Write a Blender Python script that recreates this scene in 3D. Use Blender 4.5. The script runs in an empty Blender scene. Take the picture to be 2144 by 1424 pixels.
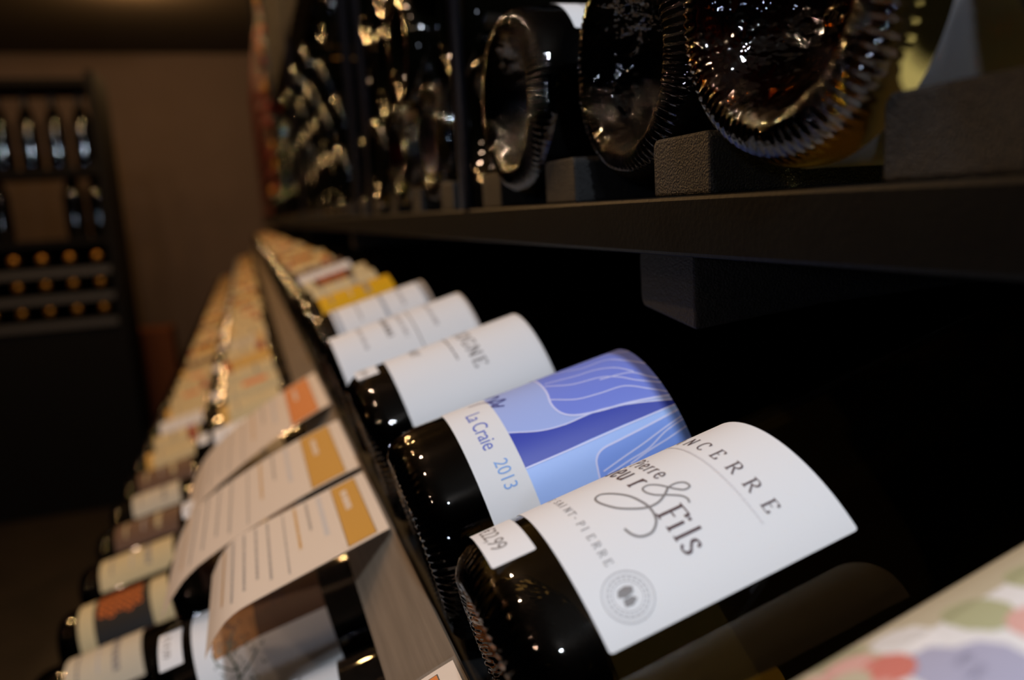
import bpy, bmesh, math, random
from mathutils import Vector, Matrix
random.seed(7)
PI = math.pi
H = 1.15                                    # camera height above the floor; builders work relative to the camera
S = bpy.context.scene
COL = S.collection

# ------------------------------------------------------------------ camera
F = 1667.0
vx, vy = -562.0, -244.0
dx = 600.0; dy = (F*F + vx*dx)/244.0
cy_ = Vector((vx, -vy, -F)).normalized()    # rack direction (+Y) seen in camera axes
cz_ = Vector((-dx, dy, F)).normalized()
cz_ = (cz_ - cy_*cz_.dot(cy_)).normalized()
cx_ = cy_.cross(cz_)
MC = Matrix((cx_, cy_, cz_))                # rows: world axes in camera axes -> camera-to-world rotation
cam_d = bpy.data.cameras.new('camera'); cam = bpy.data.objects.new('camera', cam_d); COL.objects.link(cam)
cam_d.sensor_width = 36.0; cam_d.lens = 36.0*F/2144.0
cam_d.clip_start = 0.005; cam_d.clip_end = 50
cam.matrix_world = Matrix.Translation((0, 0, H)) @ MC.to_4x4()
cam_d.dof.use_dof = True; cam_d.dof.focus_distance = 0.23; cam_d.dof.aperture_fstop = 7.0
S.camera = cam
# ------------------------------------------------------------------ exposure, world
S.view_settings.view_transform = 'Standard'; S.view_settings.look = 'None'
S.view_settings.exposure = 0.0; S.view_settings.gamma = 1.0; S.view_settings.use_curve_mapping = False
S.cycles.sample_clamp_indirect = 40; S.cycles.blur_glossy = 0; S.cycles.caustics_reflective = False; S.cycles.caustics_refractive = True
w = bpy.data.worlds.new('World'); S.world = w; w.use_nodes = True
w.node_tree.nodes['Background'].inputs[0].default_value = (0.55, 0.6, 0.8, 1)
w.node_tree.nodes['Background'].inputs[1].default_value = 0.004

def lamp(name, loc, col, power, r, spot=None, aim=None, blend=.5):
    l = bpy.data.lights.new(name, 'SPOT' if spot else 'POINT')
    l.color = col; l.energy = power; l.shadow_soft_size = r
    o = bpy.data.objects.new(name, l); COL.objects.link(o); o.location = (loc[0], loc[1], loc[2]+H)
    if spot:
        l.spot_size = math.radians(spot); l.spot_blend = blend
        d = Vector(aim) - Vector(loc); o.rotation_euler = d.to_track_quat('-Z', 'Y').to_euler()
    return o
WARM = (1.0, .56, .22); PINK = (1.0, .68, .45); COOL = (.82, .90, 1.0)
lamp('cool_shop_light', (-.05, -.32, .70), COOL, 27.0, .025)
lamp('cool_shop_light', (-.42, -.75, 1.02), COOL, 7.0, .02)
lamp('low_cool_fill', (-.75, -1.0, .12), (.74, .82, 1.0), 6.5, .05)  # added fill behind the camera, brightens the support block and low label sides
for i, (x, y, p) in enumerate([(-.62, .30, 6), (-.45, .75, 11), (-.62, 1.2, 8), (-.40, 1.7, 8), (-.62, 2.3, 10), (-.40, 2.9, 11), (-.62, 3.6, 13), (-.40, 4.4, 13)]):
    lamp('warm_ceiling_light', (x, y, .95), WARM if y > .9 else PINK, p, .018)
lamp('warm_ceiling_light', (-1.5, 1.0, .95), WARM, 5, .018)
lamp('warm_ceiling_light', (-1.3, 2.0, .95), WARM, 6, .018)
lamp('warm_ceiling_light', (-1.1, -.3, .95), PINK, 4, .018)

# ------------------------------------------------------------------ materials
MATS = {}
def srgb(c):
    return tuple(((v/255)/12.92 if v/255 <= .04045 else ((v/255+.055)/1.055)**2.4) for v in c) + (1,)
def mat(name, col, rough=.5, metal=0, spec=.5, coat=0, noise=None, bump=None, transl=0, rgb=True, stretch=None):
    if name in MATS: return MATS[name]
    m = bpy.data.materials.new(name); m.use_nodes = True; nt = m.node_tree; b = nt.nodes['Principled BSDF']
    c = srgb(col) if rgb else tuple(col)+(1,)
    b.inputs['Base Color'].default_value = c; b.inputs['Roughness'].default_value = rough
    b.inputs['Metallic'].default_value = metal; b.inputs['Specular IOR Level'].default_value = spec
    b.inputs['Coat Weight'].default_value = coat; b.inputs['Coat Roughness'].default_value = .08
    if noise or bump:
        tc = nt.nodes.new('ShaderNodeTexCoord'); mp = nt.nodes.new('ShaderNodeMapping')
        nt.links.new(tc.outputs['Object'], mp.inputs[0])
        if stretch: mp.inputs['Scale'].default_value = stretch
    if noise:
        sc, amt = noise
        n = nt.nodes.new('ShaderNodeTexNoise'); n.inputs['Scale'].default_value = sc; n.inputs['Detail'].default_value = 5
        nt.links.new(mp.outputs[0], n.inputs[0])
        r = nt.nodes.new('ShaderNodeMapRange'); r.inputs[1].default_value = .3; r.inputs[2].default_value = .7
        r.inputs[3].default_value = 1-amt; r.inputs[4].default_value = 1+amt; nt.links.new(n.outputs[0], r.inputs[0])
        mx = nt.nodes.new('ShaderNodeVectorMath'); mx.operation = 'SCALE'; mx.inputs[0].default_value = c[:3]
        nt.links.new(r.outputs[0], mx.inputs['Scale']); nt.links.new(mx.outputs[0], b.inputs['Base Color'])
    if bump:
        sc, st = bump
        n = nt.nodes.new('ShaderNodeTexNoise'); n.inputs['Scale'].default_value = sc; n.inputs['Detail'].default_value = 3
        nt.links.new(mp.outputs[0], n.inputs[0])
        bp = nt.nodes.new('ShaderNodeBump'); bp.inputs['Strength'].default_value = st; bp.inputs['Distance'].default_value = .001
        nt.links.new(n.outputs[0], bp.inputs['Height']); nt.links.new(bp.outputs[0], b.inputs['Normal'])
    if transl:
        t = nt.nodes.new('ShaderNodeBsdfTranslucent'); t.inputs[0].default_value = c
        ms = nt.nodes.new('ShaderNodeMixShader'); ms.inputs[0].default_value = transl
        out = nt.nodes['Material Output']
        nt.links.new(b.outputs[0], ms.inputs[1]); nt.links.new(t.outputs[0], ms.inputs[2]); nt.links.new(ms.outputs[0], out.inputs[0])
    MATS[name] = m; return m
def paper(name, col, rough=.55): return mat('paper_'+name, col, rough, spec=.3, transl=.22, bump=(2500, .05))
def glass(name, absorb, dens, col=(.9, .93, .7), bsc=60, bst=0):
    m = bpy.data.materials.new(name); m.use_nodes = True; nt = m.node_tree
    b = nt.nodes['Principled BSDF']
    b.inputs['Base Color'].default_value = col+(1,); b.inputs['Roughness'].default_value = 0.03
    b.inputs['IOR'].default_value = 1.5; b.inputs['Transmission Weight'].default_value = 1.0
    v = nt.nodes.new('ShaderNodeVolumeAbsorption'); v.inputs['Color'].default_value = absorb+(1,); v.inputs['Density'].default_value = dens
    nt.links.new(v.outputs[0], nt.nodes['Material Output'].inputs['Volume'])
    if not bst: return m
    tc = nt.nodes.new('ShaderNodeTexCoord')
    n = nt.nodes.new('ShaderNodeTexNoise'); n.inputs['Scale'].default_value = bsc; n.inputs['Detail'].default_value = 2
    nt.links.new(tc.outputs['Object'], n.inputs[0])
    bp = nt.nodes.new('ShaderNodeBump'); bp.inputs['Strength'].default_value = bst; bp.inputs['Distance'].default_value = .002
    nt.links.new(n.outputs[0], bp.inputs['Height']); nt.links.new(bp.outputs[0], b.inputs['Normal'])
    return m
GL_OLIVE = glass('olive_bottle_glass', (.80, .58, .0), 8, (.95, .82, .35))
GL_DARK = glass('dark_green_bottle_glass', (.10, .09, .0), 160, (.8, .78, .4))
PU_OLIVE = glass('olive_glass_moulded_base', (.80, .58, .0), 8, (.95, .82, .35), 150, 1.0)
PU_DARK = glass('dark_glass_moulded_base', (.10, .09, .0), 160, (.8, .78, .4), 150, 1.0)
GL_BIN = mat('dark_stacked_bottle_glass', (4, 4, 2), .03, spec=.2)
GL_FAR = mat('dark_bottle_glass', (5, 5, 3), .04, spec=.8)
BLACKWOOD = mat('black_painted_wood', (6, 6, 6), .5, spec=.1, noise=(60, .35), bump=(500, .12))
BLOCKWOOD = mat('rough_black_wood', (15, 15, 16), .55, spec=.3, noise=(400, .45), bump=(1500, .9))
PANEL = mat('dark_panel', (9, 9, 10), .6, spec=.3)
ALU = mat('brushed_aluminium', (140, 126, 110), .46, metal=.35, noise=(26, .16), bump=(60, .12), stretch=(14, .6, 14))
RODM = mat('black_steel', (40, 41, 48), .28, metal=.6, bump=(300, .2))
FOILS = {'black': mat('foil_black', (14, 13, 14), .35, metal=.3), 'red': mat('foil_red', (110, 22, 18), .35, metal=.4), 'gold': mat('foil_gold', (170, 120, 45), .3, metal=.7)}
WHITE = paper('white', (236, 236, 238)); CREAM = paper('cream', (212, 194, 150)); IVORY = paper('ivory', (208, 198, 176))

# ------------------------------------------------------------------ object helpers
def new_obj(name, me, parent=None, loc=None):
    o = bpy.data.objects.new(name, me); COL.objects.link(o)
    if parent is not None: o.parent = parent
    if loc is not None: o.location = (loc[0], loc[1], loc[2]+H)
    return o
def empty(name, label, cat, loc=(0, 0, 0), group=None, rot=None):
    o = bpy.data.objects.new(name, None); COL.objects.link(o); o.empty_display_size = .02
    o.location = (loc[0], loc[1], loc[2]+H)
    if rot is not None: o.rotation_euler = rot
    o['label'] = label; o['category'] = cat
    if group: o['group'] = group
    return o
def tag(o, label, cat, group=None):
    o['label'] = label; o['category'] = cat
    if group: o['group'] = group
    return o
def struct(o): o['kind'] = 'structure'; return o
def mesh_from(bm, name, mats, smooth=False):
    me = bpy.data.meshes.new(name); bm.normal_update(); bm.to_mesh(me); bm.free()
    for m in (mats if isinstance(mats, (list, tuple)) else [mats]): me.materials.append(m)
    if smooth:
        for p in me.polygons: p.use_smooth = True
    return me
def box_bm(x0, x1, y0, y1, z0, z1, bev=0, seg=2, bm=None):
    b = bmesh.new()
    bmesh.ops.create_cube(b, size=1)
    for v in b.verts: v.co = Vector(((x0+x1)/2+v.co.x*(x1-x0), (y0+y1)/2+v.co.y*(y1-y0), (z0+z1)/2+v.co.z*(z1-z0)))
    if bev: bmesh.ops.bevel(b, geom=b.edges[:], offset=bev, segments=seg, profile=.5, affect='EDGES')
    if bm is not None:
        me = bpy.data.meshes.new('tmp'); b.to_mesh(me); b.free(); bm.from_mesh(me); bpy.data.meshes.remove(me); return bm
    return b
def prism_bm(pts, a0, a1, axis='y', bev=0):
    """polygon of 2-D points swept along an axis; for axis y the points are (x, z)"""
    b = bmesh.new(); r = []
    for a in (a0, a1):
        r.append([b.verts.new({'y': (p[0], a, p[1]), 'x': (a, p[0], p[1]), 'z': (p[0], p[1], a)}[axis]) for p in pts])
    n = len(pts)
    for i in range(n): b.faces.new((r[0][i], r[0][(i+1) % n], r[1][(i+1) % n], r[1][i]))
    b.faces.new(r[0][::-1]); b.faces.new(r[1]); bmesh.ops.recalc_face_normals(b, faces=b.faces[:])
    if bev: bmesh.ops.bevel(b, geom=b.edges[:], offset=bev, segments=2, profile=.5, affect='EDGES')
    return b
def cyl_bm(p0, p1, r, n=20):
    b = bmesh.new(); p0 = Vector(p0); p1 = Vector(p1); d = p1-p0
    bmesh.ops.create_cone(b, cap_ends=True, segments=n, radius1=r, radius2=r, depth=d.length,
                          matrix=Matrix.Translation((p0+p1)/2) @ d.to_track_quat('Z', 'Y').to_matrix().to_4x4())
    return b

# ------------------------------------------------------------------ flat artwork, later wrapped on glass or hung as a card
class Art:
    """flat coloured shapes in millimetres (u across, v up the bottle), each with a layer height"""
    def __init__(self): self.polys = []; self.mats = []
    def mi(self, m):
        if m not in self.mats: self.mats.append(m)
        return self.mats.index(m)
    def poly(self, pts, m, layer=1): self.polys.append(([tuple(p) for p in pts], self.mi(m), layer)); return self
    def rect(self, u0, u1, v0, v1, m, layer=1, r=0):
        if r:
            pts = []
            for cx, cy, a in ((u1-r, v1-r, 0), (u0+r, v1-r, 90), (u0+r, v0+r, 180), (u1-r, v0+r, 270)):
                pts += [(cx+r*math.cos(math.radians(a+k*22.5)), cy+r*math.sin(math.radians(a+k*22.5))) for k in range(5)]
            return self.poly(pts, m, layer)
        return self.poly([(u0, v0), (u1, v0), (u1, v1), (u0, v1)], m, layer)
    def stroke(self, pts, m, w, layer=2, w2=None, smooth=True):
        """ribbon; with w2 the width follows a pen: w for uprights, w2 for level strokes"""
        if smooth and len(pts) > 2: pts = catmull(pts, 6)
        L = []; R = []
        n = len(pts)
        for i, p in enumerate(pts):
            a = pts[max(i-1, 0)]; b = pts[min(i+1, n-1)]
            tx, ty = b[0]-a[0], b[1]-a[1]; l = math.hypot(tx, ty) or 1; tx /= l; ty /= l
            ww = w if w2 is None else w2+(w-w2)*abs(ty)
            L.append((p[0]-ty*ww/2, p[1]+tx*ww/2)); R.append((p[0]+ty*ww/2, p[1]-tx*ww/2))
        for i in range(n-1): self.polys.append(([L[i], R[i], R[i+1], L[i+1]], self.mi(m), layer))
        return self
    def ring(self, cu, cv, r, m, w, layer=2, ru=None, n=40):
        ru = ru or r
        self.stroke([(cu+ru*math.cos(2*PI*k/n), cv+r*math.sin(2*PI*k/n)) for k in range(n+1)], m, w, layer, smooth=False); return self
    def serif(self, text, u, v, h, m, adv=1.0, italic=0, thick=.17, thin=.06, layer=2, center=False):
        """our own roman alphabet drawn with a broad pen"""
        x = 0; items = []
        for ch in text:
            g = GLYPH.get(ch)
            if g: items.append((x, g))
            x += (GW.get(ch, .75)+.18)*adv
        off = -x/2 if center else 0
        for gx, g in items:
            for s in g:
                pts = [(u+(gx+off+p[0]+italic*p[1])*h, v+p[1]*h) for p in s[1]]
                self.stroke(pts, m, thick*h, layer, w2=thin*h, smooth=(s[0] == 'c'))
        return x*h
    def letters(self, text, us, v, h, m, **k):
        for ch, u in zip(text, us): self.serif(ch, u-.14*h, v, h, m, **k)
        return self
    def font(self, text, u, v, h, m, layer=2, shear=0, squeeze=1.0, space=1.0, bold=0):
        c = bpy.data.curves.new('t', 'FONT'); c.body = text; c.size = 1.0; c.space_character = space; c.resolution_u = 4; c.offset = bold
        o = bpy.data.objects.new('t', c); COL.objects.link(o); dg = bpy.context.evaluated_depsgraph_get()
        me = bpy.data.meshes.new_from_object(o.evaluated_get(dg)); k = h/.70
        for p in me.polygons:
            self.polys.append(([(u+(me.vertices[i].co.x*squeeze+shear*me.vertices[i].co.y)*k, v+me.vertices[i].co.y*k) for i in p.vertices], self.mi(m), layer))
        bpy.data.objects.remove(o); bpy.data.curves.remove(c); bpy.data.meshes.remove(me); return self
    def lines(self, u0, u1, v, h, m, layer=2, word=3.2):
        """a line of print too small to read: a broken dark stroke"""
        u = u0
        while u < u1:
            l = min(random.uniform(.4, 1.6)*word, u1-u); self.rect(u, u+l, v, v+h, m, layer); u += l+word*.28
        return self
    def mesh(self, name, fn, step=1.5, gap=.06, extra_v=None):
        bm = bmesh.new(); cache = {}
        for pts, mi, layer in self.polys:
            try: f = bm.faces.new([bm.verts.new((p[0], p[1], layer*gap)) for p in pts])
            except ValueError: continue
            f.material_index = mi
        for f in bm.faces:
            if f.normal.z < 0: f.normal_flip()
        big = [f for f in bm.faces if len(f.verts) > 4]
        bmesh.ops.triangulate(bm, faces=big)
        us = [v.co.x for v in bm.verts]; u = math.floor(min(us)/step)*step+step
        while u < max(us):
            bmesh.ops.bisect_plane(bm, geom=bm.verts[:]+bm.edges[:]+bm.faces[:], plane_co=(u, 0, 0), plane_no=(1, 0, 0)); u += step
        for vv in (extra_v or []):
            bmesh.ops.bisect_plane(bm, geom=bm.verts[:]+bm.edges[:]+bm.faces[:], plane_co=(0, vv, 0), plane_no=(0, 1, 0))
        bm.normal_update()
        for f in bm.faces:
            if f.normal.z < 0: f.normal_flip()
        for v in bm.verts: v.co = fn(v.co.x, v.co.y, v.co.z)
        return mesh_from(bm, name, self.mats, True)
def catmull(p, n):
    out = []
    for i in range(len(p)-1):
        a = p[max(i-1, 0)]; b = p[i]; c = p[i+1]; d = p[min(i+2, len(p)-1)]
        for k in range(n):
            t = k/n
            out.append(tuple(.5*(2*b[j]+(c[j]-a[j])*t+(2*a[j]-5*b[j]+4*c[j]-d[j])*t*t+(3*b[j]-a[j]-3*c[j]+d[j])*t**3) for j in (0, 1)))
    out.append(tuple(p[-1])); return out
def arc(cx, cy, rx, ry, a0, a1, n=14): return [(cx+rx*math.cos(math.radians(a0+(a1-a0)*k/n)), cy+ry*math.sin(math.radians(a0+(a1-a0)*k/n))) for k in range(n+1)]
def l(*p): return ('l', list(p))
def c(p): return ('c', p)
def sf(x, y, w=.2): return l((x-w, y), (x+w, y))
bowl = lambda x, y0, y1, r: c([(x, y1), (x+r*.55, y1), (x+r, y1-(y1-y0)*.25), (x+r, y0+(y1-y0)*.25), (x+r*.55, y0), (x, y0)])
GLYPH = {
 'A': [l((0, 0), (.38, 1)), l((.38, 1), (.78, 0)), l((.16, .36), (.62, .36)), sf(0, 0, .14), sf(.78, 0, .16)],
 'N': [l((.1, 0), (.1, 1)), l((.1, 1), (.78, 0)), l((.78, 0), (.78, 1)), sf(.1, 0, .14), sf(.06, 1, .14), sf(.78, 1, .14)],
 'C': [c(arc(.45, .5, .42, .5, 48, 312)), l((.75, .72), (.75, .96))],
 'G': [c(arc(.45, .5, .42, .5, 48, 330)), l((.8, .02), (.8, .42)), sf(.8, .42, .14), l((.75, .72), (.75, .96))],
 'O': [c(arc(.45, .5, .42, .5, 0, 360, 20))],
 'E': [l((.14, 0), (.14, 1)), l((0, 1), (.62, 1)), l((.62, 1), (.62, .8)), l((.14, .52), (.5, .52)), l((0, 0), (.66, 0)), l((.66, 0), (.66, .22))],
 'F': [l((.14, 0), (.14, 1)), l((0, 1), (.62, 1)), l((.62, 1), (.62, .8)), l((.14, .5), (.46, .5)), sf(.14, 0, .16)],
 'R': [l((.14, 0), (.14, 1)), bowl(.14, .5, 1, .5), l((.36, .5), (.78, 0)), sf(.14, 0, .16), sf(.04, 1, .1), sf(.8, 0, .1)],
 'P': [l((.14, 0), (.14, 1)), bowl(.14, .48, 1, .52), sf(.14, 0, .16), sf(.04, 1, .1)],
 'B': [l((.14, 0), (.14, 1)), bowl(.14, .52, 1, .45), bowl(.14, 0, .52, .52), sf(.04, 1, .1), sf(.04, 0, .1)],
 'D': [l((.14, 0), (.14, 1)), bowl(.14, 0, 1, .62), sf(.04, 1, .1), sf(.04, 0, .1)],
 'I': [l((.14, 0), (.14, 1)), sf(.14, 0, .15), sf(.14, 1, .15)],
 'T': [l((.4, 0), (.4, 1)), l((0, 1), (.8, 1)), sf(.4, 0, .16), l((0, 1), (0, .8)), l((.8, 1), (.8, .8))],
 'U': [c([(.14, 1), (.14, .3), (.22, .06), (.45, 0), (.68, .06), (.76, .3), (.76, 1)]), sf(.14, 1, .14), sf(.76, 1, .12)],
 'M': [l((.06, 0), (.12, 1)), l((.12, 1), (.46, .05)), l((.46, .05), (.8, 1)), l((.8, 1), (.86, 0)), sf(.06, 0, .1), sf(.86, 0, .14)],
 'S': [c([(.6, .8), (.52, .96), (.3, 1), (.1, .86), (.12, .66), (.36, .52), (.58, .38), (.63, .16), (.42, 0), (.16, .03), (.05, .2)])],
 'Y': [l((0, 1), (.4, .5)), l((.8, 1), (.4, .5)), l((.4, .5), (.4, 0)), sf(.4, 0, .14), sf(0, 1, .12), sf(.8, 1, .12)],
 '-': [l((.05, .4), (.4, .4)), l((.05, .45), (.4, .45))],
 'i': [l((.12, 0), (.12, .66)), l((.12, .84), (.12, .96)), sf(.12, 0, .12)],
 'l': [l((.12, 0), (.12, 1.05)), sf(.12, 0, .12)],
 'e': [c([(.06, .36), (.5, .38), (.44, .6), (.27, .68), (.08, .52), (.06, .25), (.2, .02), (.4, .02), (.52, .16)])],
 'r': [l((.12, 0), (.12, .66)), c([(.12, .4), (.22, .62), (.42, .64)]), sf(.12, 0, .12)],
 'u': [c([(.1, .66), (.1, .2), (.2, .02), (.36, .03), (.48, .18)]), l((.48, 0), (.48, .66))],
 's': [c([(.38, .54), (.28, .67), (.12, .62), (.1, .46), (.24, .34), (.4, .22), (.38, .05), (.2, -.01), (.05, .1)])],
 'n': [l((.12, 0), (.12, .66)), c([(.12, .42), (.25, .64), (.42, .6), (.46, .4), (.46, 0)])],
}
GW = {'I': .28, '-': .45, 'i': .24, 'l': .24, 'e': .52, 'r': .4, 'u': .56, 's': .42, 'n': .56, 'M': .95, 'A': .78, 'N': .88, ' ': .3, 'E': .68, 'F': .6, 'S': .66, 'C': .8, 'O': .88, 'G': .88}

# ------------------------------------------------------------------ the bottle (axis +X, base at x=0, label side +Z)
R0 = .041
def cyl_map(base):
    def fn(u, v, z):                        # u to the camera side (-Y), v towards the neck, mm
        a = u/1000/R0; r = R0+.00016+z/1000
        return Vector((v/1000+base, -r*math.sin(a), r*math.cos(a)))
    return fn
SB = .02                                    # label zero sits 20 mm above the base
CM = cyl_map(SB)
def glass_mesh(name, m, n, ridges, rough_punt=0.0, punt=None):
    prof = [(.0, .026), (.006, .0255), (.012, .023), (.018, .017), (.0225, .010), (.027, .0035), (.0295, .001), (.0315, 0), (.0335, 0), (.0352, .0008), (.0375, .0027), (.0393, .0058), (.0404, .009), (.041, .013),
            (.041, .06), (.041, .11), (.041, .165), (.0404, .175), (.0385, .187), (.0350, .2), (.0300, .214), (.0245, .228), (.0195, .241), (.0160, .254), (.0148, .266), (.0145, .28), (.0145, .293), (.0158, .295), (.0158, .3), (.0120, .302), (0, .302)]
    bm = bmesh.new(); rings = []; rnd = random.Random(3)
    for i, (r, x) in enumerate(prof):
        if r == 0: rings.append([bm.verts.new((x, 0, 0))]); continue
        ring = []
        for k in range(n):
            a = 2*PI*k/n; rr = r; xx = x
            if ridges and 7 <= i <= 10:
                b = .5+.5*math.cos(a*ridges); am = (.0, .0006, .0008, .0004)[i-7] if i > 7 else .0005
                xx += am*(1-b); rr -= am*.7*(1-b) if i > 8 else 0
            if rough_punt and i < 7:
                xx += rough_punt*rnd.uniform(-1, 1)
            ring.append(bm.verts.new((xx, rr*math.cos(a), rr*math.sin(a))))
        rings.append(ring)
    for a, b in zip(rings, rings[1:]):
        if len(a) == 1:
            for k in range(n): bm.faces.new((a[0], b[k], b[(k+1) % n]))
        elif len(b) == 1:
            for k in range(n): bm.faces.new((a[k], b[0], a[(k+1) % n]))
        else:
            for k in range(n): bm.faces.new((a[k], b[k], b[(k+1) % n], a[(k+1) % n]))
    bmesh.ops.recalc_face_normals(bm, faces=bm.faces[:])
    if punt:
        for f in bm.faces:
            if max(v.co.x for v in f.verts) < .0265 and max(math.hypot(v.co.y, v.co.z) for v in f.verts) < .0365: f.material_index = 1
        return mesh_from(bm, name, [m, punt], True)
    return mesh_from(bm, name, m, True)
def foil_mesh(name, m, n=32):
    bm = bmesh.new(); rings = []
    for r, x in [(.0172, .250), (.0155, .262), (.0152, .29), (.0166, .2945), (.0166, .3008), (.014, .3035), (0.0, .3035)]:
        rings.append([bm.verts.new((x, r*math.cos(2*PI*k/n), r*math.sin(2*PI*k/n))) for k in range(n)] if r else [bm.verts.new((x, 0, 0))])
    for a, b in zip(rings, rings[1:]):
        for k in range(n):
            if len(b) == 1: bm.faces.new((a[k], b[0], a[(k+1) % n]))
            else: bm.faces.new((a[k], b[k], b[(k+1) % n], a[(k+1) % n]))
    bmesh.ops.recalc_face_normals(bm, faces=bm.faces[:])
    return mesh_from(bm, name, m, True)
G_NEAR = glass_mesh('bottle_glass_near', GL_DARK, 600, 84, 0, PU_DARK)
G_OLIVE = glass_mesh('bottle_glass_olive', GL_OLIVE, 600, 84, 0, PU_OLIVE)
G_DARKP = glass_mesh('bottle_glass_dark_punt', GL_DARK, 600, 84, 0, PU_DARK)
G_FAR = glass_mesh('bottle_glass_far', GL_FAR, 96, 0)
G_BIN = glass_mesh('bottle_glass_bin', GL_BIN, 96, 0)
FOILM = {k: foil_mesh('capsule_'+k, v) for k, v in FOILS.items()}
INKD = mat('ink_dark_brown', (74, 52, 54), .6); INKG = mat('ink_grey', (120, 116, 116), .6); INKF = mat('ink_faint', (204, 202, 204), .6); INKL = mat('ink_light_grey', (172, 170, 172), .6)
INKB = mat('ink_black', (32, 30, 34), .6); OCHRE = mat('card_ochre', (176, 124, 0), .6, spec=.2); ORANGE = mat('card_orange', (190, 102, 10), .6, spec=.2)

def sticker_art(text='€22,99', u=0, v=-13, wd=26, ht=11):
    a = Art(); a.rect(u-wd/2, u+wd/2, v, v+ht, WHITE, 0, .5); a.font(text, u-wd/2+3.5, v+2.0, 4.2, INKG, 1, squeeze=.95); return a
def bottle(loc, th, psi, glassm, label_art=None, label_me=None, sticker=None, foil='black', label='', cat='wine bottle', group=None, roll=0, name='wine_bottle'):
    """loc is the centre of the base, camera-relative; th tilt up, psi turn"""
    e = empty(name, label, cat, loc, group)
    ax = Vector((math.cos(th)*math.cos(psi), math.cos(th)*math.sin(psi), math.sin(th)))
    V = Vector((math.sin(psi), -math.cos(psi), 0)); U = V.cross(ax)
    if U.z < 0: U = -U
    m3 = Matrix((ax, -V, U)).transposed()
    if roll: m3 = m3 @ Matrix.Rotation(roll, 3, 'X')
    e.rotation_euler = m3.to_euler()
    new_obj('glass_body', glassm, e)
    new_obj('foil_capsule', FOILM[foil], e)
    if label_art is not None: label_me = label_art.mesh('label', CM)
    if label_me is not None: new_obj('label', label_me, e)
    if sticker is not None: new_obj('price_sticker', sticker, e)
    return e

def place(P, **k):
    """P = point on the axis at label zero"""
    X, Y, Z, th, psi = P
    A = Vector((math.cos(th)*math.cos(psi), math.cos(th)*math.sin(psi), math.sin(th)))
    return bottle(tuple(Vector((X, Y, Z))-A*SB), th, psi, **k)

# ---- label designs -------------------------------------------------
def lab_sancerre():
    a = Art(); a.rect(-58, 38, .6, 63.1, WHITE, 0, .8)
    a.rect(80, 158, -4, 51, IVORY, 0, .8)
    a.letters('SANCERRE', [24.3-6.75*(7-k) for k in range(8)], 47.1, 3.7, INKD, thick=.15, thin=.06)
    a.lines(-24, 28, 44.5, .6, INKF, word=.8)
    a.letters('Pierre', [-12.6, -8.6, -6.6, -3.4, -.9, 1.9], 32.2, 4.1, INKD, thick=.13, thin=.07)
    a.letters('Prieur', [-22.5, -17.3, -14.4, -11.2, -6.4, 1.2], 25.7, 6.4, INKD, thick=.14, thin=.07)
    a.stroke([(8.3, 32.9), (8.2, 34.9), (9.3, 36.6), (11.1, 36.8), (11.4, 35.2), (10, 33.7), (8.3, 32.6), (5.9, 31.1), (4.4, 29.3), (4.8, 27.6), (6.8, 27.5), (9, 28.8), (10.7, 31.1), (12.6, 33.3), (14.2, 34.1), (15.6, 33.8)], INKG, .5)
    a.stroke([(8.3, 32.6), (10.2, 30.5), (11.6, 27.8), (11.5, 24.8), (9.8, 21.8), (7.2, 19), (3.1, 17), (.1, 16.9), (-1, 18.7), (1.2, 21.1), (4.9, 23.5), (8.6, 24.8), (11.7, 25.4), (14.8, 25.1), (16.9, 24.1), (18.5, 22), (18.3, 19.4), (16.7, 17.9), (14.5, 17.3)], INKG, .6)
    a.letters('Fils', [15.4, 19.7, 22.6, 24.9], 25.6, 6.3, INKD, thick=.13, thin=.06)
    t_ = 'DOMAINE DE SAINT-PIERRE'; a.letters(t_, [20.2-2.68*(len(t_)-1-k) for k in range(len(t_))], 8.8, 1.9, INKG, thick=.13)
    for r, w_ in ((5.6, .28), (4.6, .2), (3.3, .2)): a.ring(29.2, 9.7, r, INKL, w_)
    for k in range(22):
        t = 2*PI*k/22; a.ring(29.2+4.0*math.cos(t), 9.7+4.0*math.sin(t), .18, INKL, .25, n=6)
    a.poly([(27.3, 8.2), (28.6, 7.5), (29.4, 9.2), (28.9, 11.2), (27.7, 11.6), (27, 10)], INKG, 2)
    a.poly([(29.6, 8.3), (31.1, 8.1), (31.3, 9.8), (30.4, 11.3), (29.5, 10.5)], INKG, 2)
    return a
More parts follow.
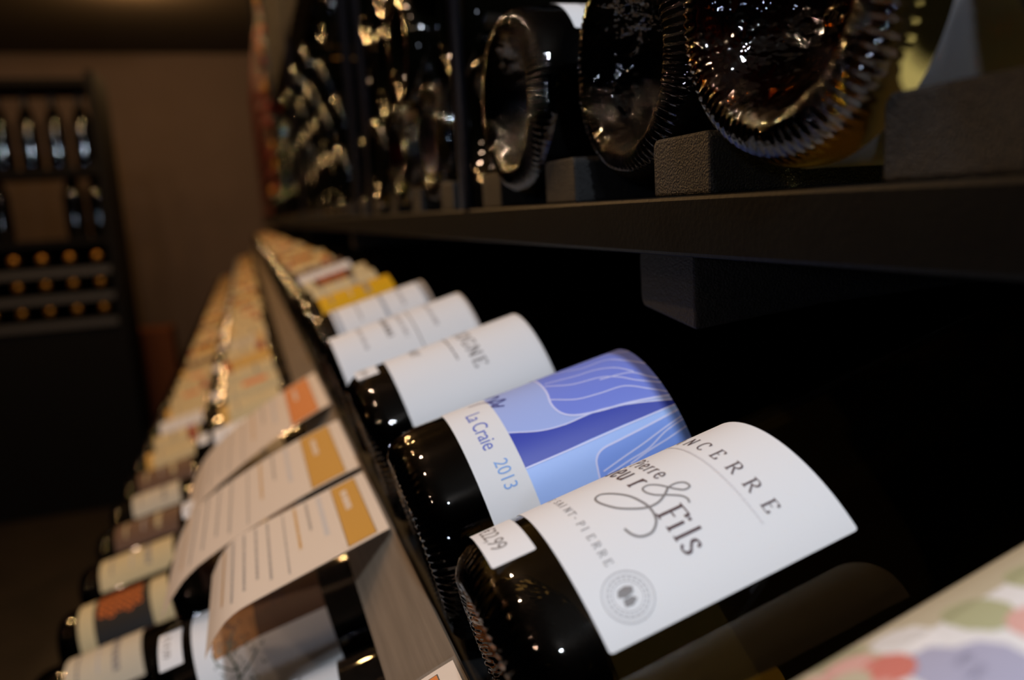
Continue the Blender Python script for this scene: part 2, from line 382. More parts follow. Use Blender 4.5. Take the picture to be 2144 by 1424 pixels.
def lab_blue():
    LB1 = mat('print_periwinkle', (150, 168, 222), .5, transl=0); MB = mat('print_mid_blue', (108, 126, 212), .5); DB = mat('print_deep_blue', (38, 56, 165), .5)
    LB2 = mat('print_sky_blue', (150, 180, 238), .5); MB2 = mat('print_cornflower', (112, 146, 224), .5); LN = mat('print_pale_line', (196, 200, 236), .5); IN = mat('ink_blue', (92, 108, 186), .6); IN2 = mat('ink_sky', (120, 158, 214), .6); SG = mat('ink_navy', (52, 54, 128), .6)
    top = 79.0
    a = Art(); a.rect(-60, 62, 3.9, 20.8, WHITE, 0)
    a.poly([(-60, 20.8), (23.0, 20.8), (26.9, 30.7), (28.3, 40.2), (27.9, 51.8), (29.6, 62.4), (31.8, 70.8), (34.3, top), (-60, top)], LB1, 0)
    a.poly([(22.9, 20.8), (37.6, 20.8), (37.4, 30.5), (36.6, 44.8), (36.2, 58.9), (36.2, 68.5), (36.0, top), (34.2, top), (31.8, 70.8), (29.6, 62.4), (27.9, 51.8), (28.3, 40.2), (26.9, 30.7)], DB, 0)
    a.poly([(62, 20.8), (62, top), (36.0, top), (36.2, 68.5), (36.2, 58.9), (36.6, 44.8), (37.4, 30.5), (37.6, 20.8)], LB2, 0)
    up = catmull([(-60, 46), (-30, 43), (-3.3, 41.8), (9.5, 41.1), (17.3, 39.7), (22.8, 40.9), (26.1, 45), (28.0, 53.4), (29.0, 62.5), (30.6, 71.4), (32.3, top)], 5)
    a.poly(up+[(-60, top)], MB, 1); a.stroke(up, LN, .75, 2, smooth=False)
    dn = catmull([(62, 42), (53, 42.6), (47.5, 43.4), (43.6, 44.6), (41.3, 48), (40.6, 55), (39.6, 66.8), (38.4, top)], 5)
    a.poly(dn+[(62, top)], MB2, 1); a.stroke(dn, LN, .7, 2, smooth=False)
    a.stroke([(22.6, 20.9), (26.6, 30.7), (28.0, 40.2), (27.6, 51.8), (29.3, 62.4), (31.6, 70.8), (34.2, top)], LN, .55, 2)
    a.stroke([(37.7, 20.9), (37.3, 39.6), (36.7, 58.7), (36.3, top)], LN, .6, 2)
    for p in ([(14.9, 40.4), (19.5, 48.3), (21, 57.2), (21.9, 66.5), (26.8, 73.6), (30.7, top)], [(5, 42), (10.8, 50.4), (13.1, 61.2), (16.8, 67.2), (21.3, 71.7), (26.4, top)],
              [(2.8, 43), (6.1, 54.4), (7.1, 62), (10.6, 68.5), (16.9, 73.2)], [(-9, 44), (-5.6, 50.7), (1, 58.6), (1.8, 68.6), (8.1, 73.8), (15, top)],
              [(14.4, 60.5), (16.5, 71.4), (21.8, 76.5), (24.1, top)], [(-18, 50), (-12, 60), (-6, 70), (2, top)],
              [(48.4, 45.1), (46.5, 53.8), (44.8, 62.1), (42.7, 70.8), (41, top)], [(50, 46), (48.3, 54.9), (47, 63), (43.8, 71.2), (42.1, top)], [(49.5, 55), (47.7, 62.7), (46.4, 70.9), (44.8, top)], [(53, 58), (51, 68), (49, top)]):
        a.stroke(p, LN, .5, 2)
    a.font('La Craie', 5.0, 10.4, 5.6, IN, 2, squeeze=.78)
    a.font('2013', 31.2, 11.6, 4.9, IN2, 2, squeeze=.80)
    a.stroke([(-4, 14), (-2, 20), (3, 22), (6.6, 23.4)], SG, .5, 3); a.stroke([(-9, 22), (-3, 26), (0, 20.8), (3, 27), (5, 21), (8, 25)], SG, .8, 3)
    return a
def lab_bourgogne():
    a = Art(); a.rect(-60, 49, 2.1, 74.8, WHITE, 0, .8)
    a.letters('BOURGOGNE', [27.6-8.3*(8-k) for k in range(9)], 40.4, 6.6, INKG, thick=.2)
    a.lines(-34, 23, 34.0, 1.0, INKG, word=2.4)
    a.serif('CHARDONNAY', -40, 15.5, 4.4, INKG, adv=1.12, thick=.18)
    return a
def lab_text():
    a = Art(); a.rect(-60, 50, -14, 76, WHITE, 0, .8)
    for v in (4, 30, 50): a.lines(-30, 30, v, 2.6, INKL, word=6)
    a.stroke([(-60, 38), (50, 38)], INKG, .8, smooth=False)
    a.lines(-25, 25, 20, 3.6, INKG, word=4); return a
def lab_frame():
    GR = mat('print_grey_frame', (150, 156, 166), .6)
    a = Art(); a.rect(-60, 48, .2, 79, WHITE, 0, .8)
    a.rect(-58, 46, 2, 5.5, GR, 1); a.rect(40, 46, 2, 77, GR, 1); a.rect(-58, 46, 73, 77, GR, 1); a.rect(-58, 46, 40, 43, GR, 1)
    a.lines(-20, 30, 20, 2, INKL); a.lines(-20, 30, 55, 3, INKL); return a
YEL = paper('yellow', (222, 170, 12)); RED = paper('red', (150, 40, 24)); ORG = paper('orange', (220, 110, 40)); GOLDP = paper('gold', (214, 170, 90)); NAVY = paper('navy', (40, 44, 92)); BROWN = paper('brown', (176, 128, 84)); DBROWN = paper('dark_brown', (104, 76, 60)); GREYP = paper('grey', (188, 190, 194))
def lab_generic(base, kind=0, v0=2, v1=72, accent=INKG, uw=42):
    a = Art(); a.rect(-uw, uw*.9, v0, v1, base, 0, .8)
    h = v1-v0
    if kind == 0: a.lines(-26, 26, v0+h*.62, 5, accent, word=5); a.lines(-22, 22, v0+h*.42, 1.6, INKL); a.lines(-24, 24, v0+h*.15, 2, accent)
    if kind == 1: a.rect(-uw, uw*.9, v0+h*.74, v0+h*.92, accent, 1); a.lines(-24, 24, v0+h*.4, 4, INKG, word=5)
    if kind == 2: a.rect(-uw, uw*.9, v0, v0+h*.14, accent, 1); a.ring(0, v0+h*.6, 9, INKG, .8); a.lines(-20, 20, v0+h*.28, 2.4, INKG)
    if kind == 3:
        for k in range(4): a.lines(-30, 34, v0+h*(.14+.2*k), 2, INKL)
    if kind == 4: a.rect(-14, 14, v0+h*.35, v0+h*.8, accent, 1); a.lines(-24, 24, v0+h*.14, 2, INKG)
    return a
def lab_black_orange():
    BLK = paper('black', (24, 22, 22)); a = Art(); a.rect(-50, 48, 0, 78, BLK, 0, .8); a.rect(-50, 48, 0, 13, CREAM, 1); a.rect(-50, 48, 60, 78, CREAM, 1)
    for k in range(5):
        for j in range(7): a.ring(-24+j*7+(k % 2)*3, 20+k*7.5, 2.6, ORG, 1.6, n=12)
    return a
def lab_vine():
    a = Art(); a.rect(-58, 56, 3, 72, WHITE, 0, .8)
    a.poly([(-58, 12.5), (31.2, 12.5), (28.5, 36), (-58, 36)], BROWN, 1); a.poly([(-58, 36), (28.5, 36), (28.2, 72), (-58, 72)], DBROWN, 1)
    a.serif('DOMAINE', -30, 46, 7, INKD, adv=1.0, thick=.2)
    GRN = mat('ink_grey_green', (96, 104, 92), .6); rnd = random.Random(5)
    for k in range(70):
        u = rnd.uniform(14, 50); v = rnd.gauss(22, 5); t = rnd.uniform(0, 6.3); q = rnd.uniform(1, 3)
        a.stroke([(u, v), (u+q*math.cos(t), v+q*math.sin(t)), (u+q*1.3*math.cos(t+.9), v+q*1.3*math.sin(t+.9))], GRN if u > 26 else INKD, .45, 2)
    a.stroke([(52, 20), (40, 22), (30, 20), (20, 24)], GRN, 1.1, 2); a.stroke([(44, 22), (38, 30), (34, 34)], GRN, .8, 2); a.stroke([(40, 21), (34, 14), (27, 12)], GRN, .8, 2)
    return a
def lab_floral():
    GN = paper('leaf_green', (180, 182, 146)); PK = paper('rose_pink', (222, 176, 168)); BE = paper('beige_edge', (196, 188, 164)); LI = paper('lilac', (176, 176, 200)); RR = paper('rose_red', (210, 128, 116))
    a = Art(); a.rect(-60, 60, -12, 74, WHITE, 0, .8)
    for cu, cv, q_ in ((22, 34, 1), (2, 50, 1.2), (40, 60, 1), (-14, 20, 1), (38, 6, .8)):
        for k in range(7):
            t = 2*PI*k/7; a.poly([(cu+13*q_*math.cos(t)+6.5*math.cos(q*PI/5), cv+13*q_*math.sin(t)+4.6*math.sin(q*PI/5)) for q in range(10)], (GN, LI, WHITE, GN)[k % 4], 1)
        for k in range(5):
            t = 2*PI*k/5; a.poly([(cu+6*q_*math.cos(t)+4.4*math.cos(q*PI/5), cv+6*q_*math.sin(t)+4*math.sin(q*PI/5)) for q in range(10)], (PK, RR, PK)[k % 3], 2)
        a.poly([(cu+3.4*math.cos(q*PI/5), cv+3.4*math.sin(q*PI/5)) for q in range(10)], BE, 3)
    a.rect(-60, -15, -12, 74, BE, 1)
    return a

# ------------------------------------------------------------------ room
WALL_Y = 6.0; CEIL = 1.15
wallm = mat('brown_grey_plaster', (106, 90, 80), .8, noise=(3, .06)); ceilm = mat('dim_ceiling', (52, 44, 36), .85); floorm = mat('dark_brown_floor', (36, 29, 22), .55, noise=(6, .3))
o = struct(new_obj('floor', mesh_from(box_bm(-3.2, .56, -2.0, WALL_Y+.1, -H-.1, -H), 'floor', floorm), loc=(0, 0, 0)))
o = struct(new_obj('wall_back', mesh_from(box_bm(-3.2, .56, WALL_Y, WALL_Y+.1, -H, CEIL), 'wall_back', wallm), loc=(0, 0, 0)))
o = struct(new_obj('wall_right', mesh_from(box_bm(.46, .56, -2.0, WALL_Y, -H, CEIL), 'wall_right', PANEL), loc=(0, 0, 0)))
o = struct(new_obj('ceiling', mesh_from(box_bm(-3.2, .56, -2.0, WALL_Y+.1, CEIL, CEIL+.1), 'ceiling', ceilm), loc=(0, 0, 0)))
o = struct(new_obj('trim_1', mesh_from(box_bm(-2.6, -.52, 3.6, 4.1, CEIL-.12, CEIL-.0005, .01), 'beam', mat('dark_beam', (40, 32, 26), .7)), loc=(0, 0, 0)))

# ------------------------------------------------------------------ the wine rack: tiers, shelf, posts
TH = .255; YE = 5.4
CT, ST = math.cos(TH), math.sin(TH)
def rpart(name, bm, m, parent, smooth=False, lab=None):
    me = mesh_from(bm, name, m, smooth)
    for v in me.vertices: v.co.z += H
    o = new_obj(name, me, parent)
    if lab: o['label'] = lab
    return o
def solo(name, bm, m, label, cat, group=None, smooth=False):
    return tag(new_obj(name, mesh_from(bm, name, m, smooth), loc=(0, 0, 0)), label, cat, group)
SHB = -.0172
# main shelf
wsh = empty('wall_shelf', 'long thick black wooden shelf running away above the labelled bottles', 'shelf', (0, 0, -H))
shelf = wsh
rpart('board', box_bm(.120, .44, -.25, YE, SHB, .0004, .0013, 2), BLACKWOOD, wsh)
PITCH = .0938
cleat_me = mesh_from(prism_bm([(0, 0), (.0318, 0), (.0318, .0155), (.0300, .0172), (.0018, .0172), (0, .0155)], .1215, .40, 'x', .0009), 'cleat', BLOCKWOOD)
for k in range(-1, 60):
    y0 = .0984+k*PITCH
    if y0 > YE-.06: break
    o = new_obj('cleat', cleat_me, wsh); o.location = (0, y0, H+.0004)
# bracket blocks under the shelf
blk = bmesh.new()
def block_bm():
    b = bmesh.new()
    fr = [(.2245, -.0182), (.2615, -.0182), (.2600, -.0375), (.2575, -.0392), (.2235, -.0429), (.2235, -.0420)]
    fr = [(.2237, -.0178), (.2600, -.0178), (.2618, -.0200), (.2612, -.0360), (.2590, -.0384), (.2237, -.0429)]
    v0 = [b.verts.new((.135, p[0], p[1])) for p in fr]; v1 = [b.verts.new((.185, p[0], p[1]+(.004 if p[1] < -.03 else 0))) for p in fr]; v2 = [b.verts.new((.40, p[0], max(p[1], -.034))) for p in fr]
    n = len(fr)
    for a, c_ in ((v0, v1), (v1, v2)):
        for i in range(n): b.faces.new((a[i], a[(i+1) % n], c_[(i+1) % n], c_[i]))
    b.faces.new(v0[::-1]); b.faces.new(v2); bmesh.ops.recalc_face_normals(b, faces=b.faces[:])
    bmesh.ops.bevel(b, geom=b.edges[:], offset=.0011, segments=2, profile=.5, affect='EDGES'); return b
for k, dyy in enumerate((0, .42*2, 1.68, 2.52, 3.36)):
    b = block_bm()
    for v in b.verts: v.co.y += dyy
    rpart('support_block', b, BLOCKWOOD, shelf)
# thin vertical rods and posts
for y, r in ((.445, .0042), (.80, .0058), (.90, .0058), (1.75, .006), (2.7, .006), (3.6, .006)):
    solo('rack_post', cyl_bm((.118+r, y, .0006), (.118+r, y, .99), r), RODM, 'upright steel rod on the front of the shelf, %s' % ('nearest one' if y < .5 else 'left one of the close pair' if y > .85 and y < 1 else 'right one of the close pair' if y < .85 else 'blurred beyond the close pair'), 'post', 'steel rods of the bottle rack', True)
for y in (.318, 1.30, 2.2, 3.1):
    solo('support_rod', cyl_bm((.242, y, -.108), (.242, y, SHB-.0004), .0052, 28), RODM, ('glossy black upright rod under the shelf behind the blue-labelled bottle' if y < .5 else 'dark upright support rod under the shelf, in the black gap farther back'), 'support rod', 'rods under the shelf', True)
# three sloping display tiers with price rails
TIERS = [(.0677, -.1145), (-.042, -.250), (-.1620, -.3640)]
NAMES = ['upper', 'middle', 'lower']
def axis_pt(tier, s, n=0):                  # s along the bottle axis from label zero, n across it
    X, Z = TIERS[tier]; return (X+s*CT-n*ST, Z+s*ST+n*CT)
for t in range(3):
    d = empty('display_shelf', 'black sloping display shelf board carrying the bottles, %s of the three tiers' % NAMES[t], 'display shelf', (0, 0, -H), 'sloping display shelves')
    top = -.0418; th_ = .010
    p = [axis_pt(t, -.028, top), axis_pt(t, .29, top), axis_pt(t, .29, top-th_), axis_pt(t, -.028, top-th_)]
    rpart('board', prism_bm(p, -.25, YE, 'y'), PANEL, d)
    bx, bz = axis_pt(t, -SB)
    # aluminium rail: a short lip, then the wide sloping ticket face
    rx, rz = bx-.0005, bz-.0160
    fw = .034; al = math.radians(60)
    ex, ez = rx-fw*math.cos(al), rz-fw*math.sin(al)
    nx, nz = -math.sin(al)*.0015, math.cos(al)*.0015
    pts = [(rx, rz), (ex, ez), (ex-nx, ez-nz), (rx-nx*.2, rz-.002), (rx+.0018, rz-.030), (rx+.0030, rz-.030), (rx+.0016, rz)]
    solo('price_rail', prism_bm([(rx, rz), (ex, ez), (ex-nx, ez-nz), (rx-nx, rz-nz-.001)], -.25, YE, 'y'), ALU, 'long brushed aluminium price rail along the %s display tier' % NAMES[t], 'price rail', 'aluminium price rails')
solo('rack_plinth', box_bm(-.165, .44, -.25, YE, -H, -.56), PANEL, 'black base cabinet under the lowest display tier', 'cabinet base')

# ------------------------------------------------------------------ bottles on the upper display tier
near_st = sticker_art().mesh('price_sticker', CM)
def stick(u, v, wd=26, ht=11, text='€19,99'): return sticker_art(text, u, v, wd, ht).mesh('price_sticker', CM)
G1 = 'wine bottles lying on the upper display tier'
ORD = ['first', 'second', 'third', 'fourth', 'fifth', 'sixth', 'seventh', 'eighth', 'ninth', 'tenth', 'eleventh', 'twelfth']
place((.0677, .0728, -.1141, .262, .0191), glassm=G_OLIVE, label_art=lab_floral(), label='very blurred wine bottle with pink and green floral label in the lower right corner', group=G1)
place((.068, .1699, -.1151, .2621, -.0259), glassm=G_OLIVE, label_art=lab_sancerre(), sticker=stick(-4.2, -13.3, 25.5, 11, '€22,99'), label='nearest fully seen wine bottle with white Sancerre label and white price sticker', group=G1)
place((.0681, .2771, -.1159, .24, -.0429), glassm=G_NEAR, label_art=lab_blue(), label='dark wine bottle with blue wave label reading La Craie 2013', group=G1)
place((.0676, .3929, -.1137, .2533, -.0265), glassm=G_NEAR, label_art=lab_bourgogne(), sticker=stick(-1, -13.5, 22, 11), label='dark wine bottle with plain white label directly behind the blue label', group=G1)
place((.0676, .515, -.1130, .255, -.02), glassm=G_NEAR, label_art=lab_text(), label='wine bottle with narrow strip of printed white label behind the plain white one', group=G1)
place((.0678, .651, -.1147, .2557, -.0216), glassm=G_NEAR, label_art=lab_frame(), label='dark wine bottle with white label framed in pale grey', group=G1)
far = []                                    # (y, kind, x, z, th, psi, ...)
GEN = [lab_generic(CREAM, 0), lab_generic(IVORY, 1, accent=GOLDP), lab_generic(GOLDP, 2, accent=RED), lab_generic(CREAM, 4, accent=ORG), lab_generic(WHITE, 3), lab_generic(CREAM, 2, accent=GOLDP), lab_generic(IVORY, 0, v0=8, v1=64), lab_black_orange(), lab_generic(CREAM, 1, accent=RED), lab_generic(YEL, 0), lab_generic(DBROWN, 0, accent=CREAM)]
GM = [g.mesh('label', CM, step=4) for g in GEN]
LNAME = ['cream', 'ivory and gold', 'gold and red', 'cream and orange', 'white', 'cream and gold', 'short ivory', 'black and orange', 'cream and red', 'yellow', 'brown']
seq1 = [9, 0, 7, 4, 10, 8, 2, 7, 5, 2, 10, 0]
for k in range(60):
    y = .765+k*.104
    if y > YE-.08: break
    i = seq1[k % 12] if k < 12 else [0, 2, 10, 5, 7, 8, 3, 10, 1][k % 9]
    far.append((y, (TIERS[0][0]+random.uniform(-.002, .002), y, TIERS[0][1], TH+random.uniform(-.01, .01), random.uniform(-.03, .02)), i, 0, k+6))
# middle tier
place((-.042, .325, -.250, .25, -.02), glassm=G_NEAR, label_me=GM[4], label='middle tier wine bottle with grey-white printed label at the bottom edge', group='wine bottles lying on the middle display tier')
place((-.042, .433, -.250, .25, -.02), glassm=G_NEAR, label_art=lab_vine(), sticker=stick(12, -14, 26, 12), label='middle tier wine bottle with brown and white vine drawing label under the price card', group='wine bottles lying on the middle display tier')
seq2 = [10, 4, 6, 4, 5, 3, 0, 2, 8, 1, 0, 5]
for k in range(60):
    y = .541+k*.106
    if y > YE-.08: break
    i = seq2[k % 12] if k < 12 else [0, 7, 5, 2, 10, 8, 3][k % 7]
    far.append((y, (TIERS[1][0]+random.uniform(-.003, .003), y, TIERS[1][1], TH+random.uniform(-.01, .01), random.uniform(-.03, .02)), i, 1, k+2))
# lower tier
for k in range(60):
    y = .540+k*.0985
    if y > YE-.08: break
    i = ([7, 6, 7, 0, 10, 6, 10, 5, 8, 4, 5, 3][k]) if k < 12 else [5, 10, 0, 2, 7, 8, 3][k % 7]
    far.append((y, (TIERS[2][0], y, TIERS[2][1], TH-.03+random.uniform(-.01, .01), random.uniform(-.03, .02)), i, 2, k))
STM = stick(8, -14, 24, 11)
WN = ['one', 'two', 'three', 'four', 'five', 'six', 'seven', 'eight', 'nine', 'ten', 'eleven', 'twelve']
proto = {}
def copy_tree(src, loc, rot):
    r = src.copy(); COL.objects.link(r); r.location = loc; r.rotation_euler = rot
    for ch in src.children:
        q = ch.copy(); COL.objects.link(q); q.parent = r
    return r
def far_bottle(P, i, label, group, glassm=None, st=False, base=None, foil='black', roll=0):
    X, Y, Z, th, psi = P
    ax = Vector((math.cos(th)*math.cos(psi), math.cos(th)*math.sin(psi), math.sin(th)))
    V = Vector((math.sin(psi), -math.cos(psi), 0)); U = V.cross(ax)
    if U.z < 0: U = -U
    m3 = Matrix((ax, -V, U)).transposed() @ Matrix.Rotation(roll, 3, 'X')
    loc = Vector((X, Y, Z)) - (ax*SB if base is None else Vector((0, 0, 0)))
    key = (i, st, glassm.name if glassm else '', foil)
    if key not in proto:
        e = bottle(tuple(loc), th, psi, glassm or G_FAR, label_me=GM[i] if i is not None else None, sticker=STM if st else None, foil=foil, label=label, group=group, roll=roll)
        proto[key] = e
    else:
        e = copy_tree(proto[key], (loc.x, loc.y, loc.z+H), m3.to_euler())
    e['label'] = label; e['group'] = group; e['category'] = 'wine bottle'
    return e
for y, P, i, t, k in far:
    if k < 12: lb = '%s wine bottle, %s from the camera on the %s tier' % (LNAME[i]+' labelled', ORD[k], NAMES[t])
    else: lb = 'blurred wine bottle in the far end of the %s display tier' % NAMES[t]
    far_bottle(P, i, lb, ('wine bottles lying on the %s display tier' if k < 12 else 'far blurred bottles of the %s display tier') % NAMES[t], st=(t == 1 and k % 2 == 1), glassm=(G_NEAR if y < .9 else None))

# ------------------------------------------------------------------ bottles lying on the main shelf, bases to the aisle
G2 = 'wine bottles lying on the black shelf, bases out'
ZC = .0004+.0172+.0285
up = [(.115, .066, 'nearest wine bottle on the black shelf, cut by the upper right corner', G_DARKP, .2, 4),
      (.115, .160, 'yellow-green glass wine bottle showing its whole base above the black shelf', G_OLIVE, 1.9, 'near'),
      (.125, .254, 'dark wine bottle base, next left of the yellow-green one on the black shelf', G_DARKP, .2, 4),
      (.115, .348, 'dark wine bottle with narrow oval base, third full base on the black shelf', G_DARKP, 0, 4)]
for X, Y, lb, g, roll, i in up:
    if i == 'near': bottle((X, Y, ZC), 0, 0, g, label_art=Art().rect(-84, 56, -6, 66, WHITE, 0, .8).lines(-24, 26, 40, 4, INKG), label=lb, group=G2, roll=roll)
    else: far_bottle((X, Y, ZC, 0, 0), i, lb, G2, glassm=g, base=1, roll=roll)
n_up = 0
ups = []
for k in range(4, 60):
    y = .160+(k-1)*PITCH
    if y > YE-.06: break
    rows = 1
    if y > .44: rows = 3 if y < .8 else 4
    if y > 2.65: rows = 11
    for r in range(rows):
        yy = y+(PITCH/2 if r % 2 else 0)
        if yy > YE-.06: continue
        zz = ZC+r*.0676
        if zz > .245*yy+.10: continue
        ups.append((yy, zz, r, k))
ups = [u_ for u_ in ups if not (.8 < u_[0] < 2.62 and u_[2] > 0 and random.random() < .38)]
ups.sort()
LIM = 300-len(far)-8-len(up)
for n, (yy, zz, r, k) in enumerate(ups[:LIM]):
    i = random.choice([0, 4, 4, 5, None, 3, 6])
    neck = yy > 2.62 and r > 0
    fo = 'black'
    if r == 0 and k < 12: lb = 'blurred dark bottle base on the black shelf, %s base from the camera' % ORD[k]; grp = G2
    elif r == 0: lb = 'blurred dark bottle base in the far end of the row on the black shelf'; grp = 'far row on the black shelf'
    elif k < 9: lb = 'blurred dark bottle base stacked above the shelf bottles beside the thin rod'; grp = 'bottles stacked beside the rod'
    elif yy < 2.62: lb = 'blurred dark bottle base stacked under the slatted panel'; grp = 'bottles stacked under the slatted panel'
    else:
        fo = random.choice(['red', 'red', 'black', 'gold', 'black'])
        lb = 'blurred %s bottle cap sticking out of the tall far stack beside the wall' % fo; grp = '%s capped bottles in the tall far stack' % fo
    if neck: far_bottle((.118+.303+random.uniform(-.006, .006), yy, zz, 0, PI), None, lb, grp, base=1, foil=fo, glassm=G_BIN)
    else: far_bottle(((.1305 if min(abs(yy-q) for q in (.445, .80, .90, 1.75, 2.7, 3.6)) < .048 else .118+random.uniform(-.004, .006)), yy, zz, 0, random.uniform(-.02, .02)), i, lb, grp, base=1, roll=random.uniform(-1.2, 1.2), glassm=(G_OLIVE if (k in (5, 6) and r == 0) else G_BIN))
# the rest of the far stack as one uncounted mass of capped necks
bmx = bmesh.new(); low = glass_mesh('tmp', GL_BIN, 28, 0); lowf = foil_mesh('tmpf', GL_BIN, 20)
for q, (yy, zz, r, k) in enumerate(ups[LIM:]):
    for me_, mi in ((low, 0), (lowf, 1+q % 2)):
        t0 = len(bmx.verts); f0 = len(bmx.faces); bmx.from_mesh(me_); bmx.verts.ensure_lookup_table(); bmx.faces.ensure_lookup_table()
        for v in bmx.verts[t0:]: v.co = Vector((.421-v.co.x, yy-v.co.y, v.co.z+zz))
        for f in bmx.faces[f0:]: f.material_index = mi
if ups[LIM:]:
    o = new_obj('stacked_wine_bottles', mesh_from(bmx, 'stack', [GL_BIN, FOILS['red'], FOILS['black']], True), loc=(0, 0, 0)); o['kind'] = 'stuff'
    tag(o, 'blurred mass of red and dark capped bottles at the far end beside the wall', 'wine bottles')
# slatted panel above the second bay
sp = empty('slatted_panel', 'dark brown vertical slatted panel in the upper part of the rack', 'slatted panel', (0, 0, .36))
slm = mat('dark_brown_slat', (24, 20, 15), .8, spec=.1)
for k in range(26):
    new_obj('slat', mesh_from(box_bm(.122, .136, 1.02+k*.06, 1.02+k*.06+.034, .0, .62, .002), 'slat', slm), sp)
new_obj('rail', mesh_from(box_bm(.136, .150, 1.0, 2.6, .0, .03), 'rail', slm), sp)

# ------------------------------------------------------------------ price cards on the upper rail
CARDW = mat('card_white', (206, 190, 174), .6, spec=.2, transl=.08)
def sleeve_mat():
    m = bpy.data.materials.new('clear_plastic_sleeve'); m.use_nodes = True; nt = m.node_tree; b = nt.nodes['Principled BSDF']
    b.inputs['Base Color'].default_value = (.9, .95, .93, 1); b.inputs['Roughness'].default_value = .4; b.inputs['Alpha'].default_value = .04; b.inputs['Specular IOR Level'].default_value = .2
    return m
SLEEVE = sleeve_mat()
def card(y0, y1, path, label, band=OCHRE, shear=0., name='price_card', textn=9):
    """path: list of (x, z) from the rail down; card spans y0..y1; shear shifts it along the rail going down (m per m)"""
    segs = [math.hypot(b[0]-a[0], b[1]-a[1]) for a, b in zip(path, path[1:])]; L = sum(segs)*1000; W = (y1-y0)*1000
    def at(d):
        d = max(0, min(d, L))/1000; i = 0
        while i < len(segs)-1 and d > segs[i]: d -= segs[i]; i += 1
        a, b = path[i], path[i+1]; t = d/segs[i]; tx, tz = (b[0]-a[0])/segs[i], (b[1]-a[1])/segs[i]
        return a[0]+(b[0]-a[0])*t, a[1]+(b[1]-a[1])*t, -tz, tx
    def fn(u, v, z):                        # u across (towards the camera), v = -distance down the card
        x, zz, nx, nz = at(-v); s = 1 if nz > 0 else -1
        return Vector((x+s*nx*z/1000, y1-u/1000+shear*(-v)/1000, zz+s*nz*z/1000))
    e = empty(name, label, 'price card', (path[0][0], (y0+y1)/2, path[0][1]), 'price cards hanging over the middle tier')
    ctr = Vector((path[0][0], (y0+y1)/2, path[0][1])); g = lambda u, v, z: fn(u, v, z)-ctr
    a = Art(); a.rect(0, W, -L, -1, CARDW, 0)
    a.rect(2.2, W-2.5, -.235*L*.9, -.055*L-1, INKB, 1); a.rect(2.6, W-2.9, -.235*L*.9+.4, -.055*L-1.4, band, 2)
    a.lines(W*.16, W*.48, -.165*L, 3.2, CARDW, 3, word=3)
    v = -.30*L
    styles = [(INKL, 2.6, .7), (INKG, 1.4, .5), (OCHRE, 1.4, .7), (INKG, .9, .95), (INKG, 1.3, .9), (INKG, 1.3, .8), (INKG, 1.3, .85), (INKG, 1.3, .9), (OCHRE, 1.3, .8), (INKG, 1.2, .9)]
    for k in range(textn):
        m_, h_, w_ = styles[k % 10]; a.lines(3.5, 3.5+(W-7)*w_, v, h_, m_, 1, word=2.2); v -= .066*L if k != 3 else .09*L
    nsub = [-(k+.5)*L/24 for k in range(24)]
    new_obj('card', a.mesh('card', g, step=6, extra_v=nsub), e)
    s_ = Art(); s_.rect(-1.2, W+1.6, -L, 0, SLEEVE, 4); new_obj('plastic_sleeve', s_.mesh('plastic_sleeve', g, step=12, extra_v=nsub), e)
    return e
RX, RZ = TIERS[0][0]-SB*CT-.0005, TIERS[0][1]-SB*ST-.0160
def cpath(drop=.0, L=.092, sl=.36, curl=.012):
    pts = [(RX-.001, RZ+.0015)]
    n = 14
    for k in range(1, n+1):
        t = k/n; x = RX-.001-L*.93*t; z = RZ+.0015-L*.93*sl*t-drop*t*t*(1 if t < .8 else 1)
        if t > .75: z -= curl*((t-.75)/.25)**2; x += curl*.35*((t-.75)/.25)**2
        pts.append((x, z))
    return pts
card(.331, .415, cpath(), 'front white price card with ochre band, overlapping the vine-labelled bottle')
card(.425, .535, cpath(.02, .125), 'white price card with ochre band, second in line behind the front card', shear=.1)
card(.585, .720, cpath(.03, .13, .45), 'blurred tan price card with orange band, farthest of the four on the rail', band=ORANGE, shear=.12)
card(.10, .2195, cpath(.02, .09), 'orange-banded price card whose corner peeks in at the bottom edge', band=ORANGE)

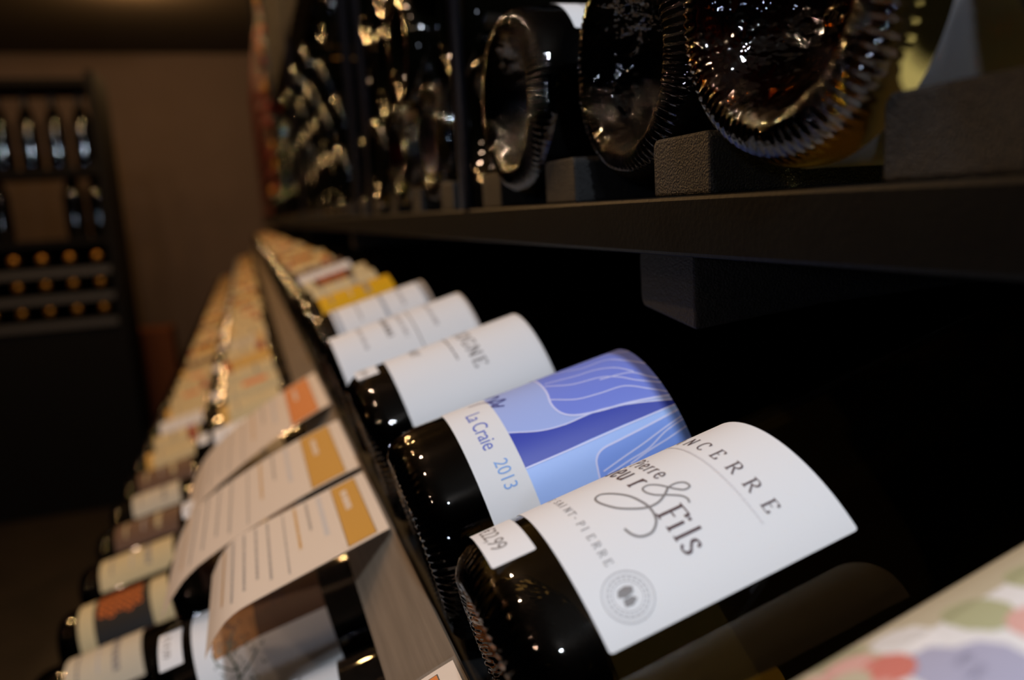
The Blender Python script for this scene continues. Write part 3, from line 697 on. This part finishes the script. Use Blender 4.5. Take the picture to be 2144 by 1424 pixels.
# ------------------------------------------------------------------ far end of the room: cabinet, box
cab = empty('display_cabinet', 'dark open display cabinet standing against the far wall at left', 'cabinet', (-.9, 3.7, -H))
CX0, CX1, CY0, CY1 = -1.75, -.50, 3.6, 3.95
def cpart(name, bm, m, smooth=False):
    me = mesh_from(bm, name, m, smooth)
    for v in me.vertices: v.co -= Vector((-.9, 3.7, -H))
    return new_obj(name, me, cab)
CAB = mat('black_cabinet', (7, 6, 6), .7, spec=.15); GRL = mat('grey_shelf_rail', (60, 58, 56), .5)
cpart('side_panel', box_bm(CX1-.03, CX1, CY0, CY1, -H, .63), CAB); cpart('side_panel', box_bm(CX0, CX0+.03, CY0, CY1, -H, .63), CAB)
for z in (.60, .255, -.02, -.14, -.245, -.35): cpart('shelf', box_bm(CX0+.03, CX1-.03, CY0, CY1, z-.025 if z > -.1 else z-.012, z), CAB)
for z in (-.135, -.24, -.345): cpart('shelf_rail', box_bm(CX0+.03, CX1-.03, CY0-.012, CY0, z-.03, z), GRL)
cpart('lower_cupboard', box_bm(CX0+.03, CX1-.03, CY0+.01, CY1, -H, -.37), CAB)
cpart('lower_back_panel', box_bm(CX0+.03, CX1-.03, CY1-.02, CY1, -.36, -.03), CAB)
up_me = glass_mesh('standing_bottle', GL_FAR, 32, 0)
GOLDC = FOILM['gold']
def small_bottle(loc, up=True, foil='gold', label='', group=''):
    e = empty('wine_bottle', label, 'wine bottle', loc, group, rot=(0, -PI/2, 0) if up else (0, 0, PI/2))
    new_obj('glass_body', up_me, e); new_obj('foil_capsule', FOILM[foil], e); return e
nb = 0
for x in [-.585-.098*k for k in range(7)]:
    small_bottle((x, 3.74, .256), True, 'black', 'dark bottle standing on the top shelf of the far left cabinet', 'bottles standing on the cabinet top shelf')
for x in [-.56-.09*k for k in range(7)]:
    if 2 <= round((-.56-x)/.09) <= 3: continue
    small_bottle((x, 3.72, -.0195), True, 'black', 'dark bottle standing on the second shelf of the far left cabinet', 'bottles standing on the cabinet second shelf')
for row, z in enumerate((-.0945, -.199, -.305)):
    for k in range(8):
        e = empty('wine_bottle', 'gold-capped bottle lying neck out on the %s low shelf of the far left cabinet' % ('upper', 'middle', 'bottom')[row], 'wine bottle',
                  (-.58-.1*k, 3.925, z), 'gold capped bottles lying in the cabinet', rot=(0, 0, -PI/2))
        new_obj('glass_body', up_me, e); new_obj('foil_capsule', GOLDC, e)
bm = box_bm(-.62, -.44, 4.75, 4.98, -1.15, -.55, .004)
tag(new_obj('cardboard_carton', mesh_from(bm, 'carton', mat('brown_cardboard', (120, 66, 30), .8)), loc=(0, 0, 0)), 'tall brown cardboard carton on the floor by the far wall', 'box')
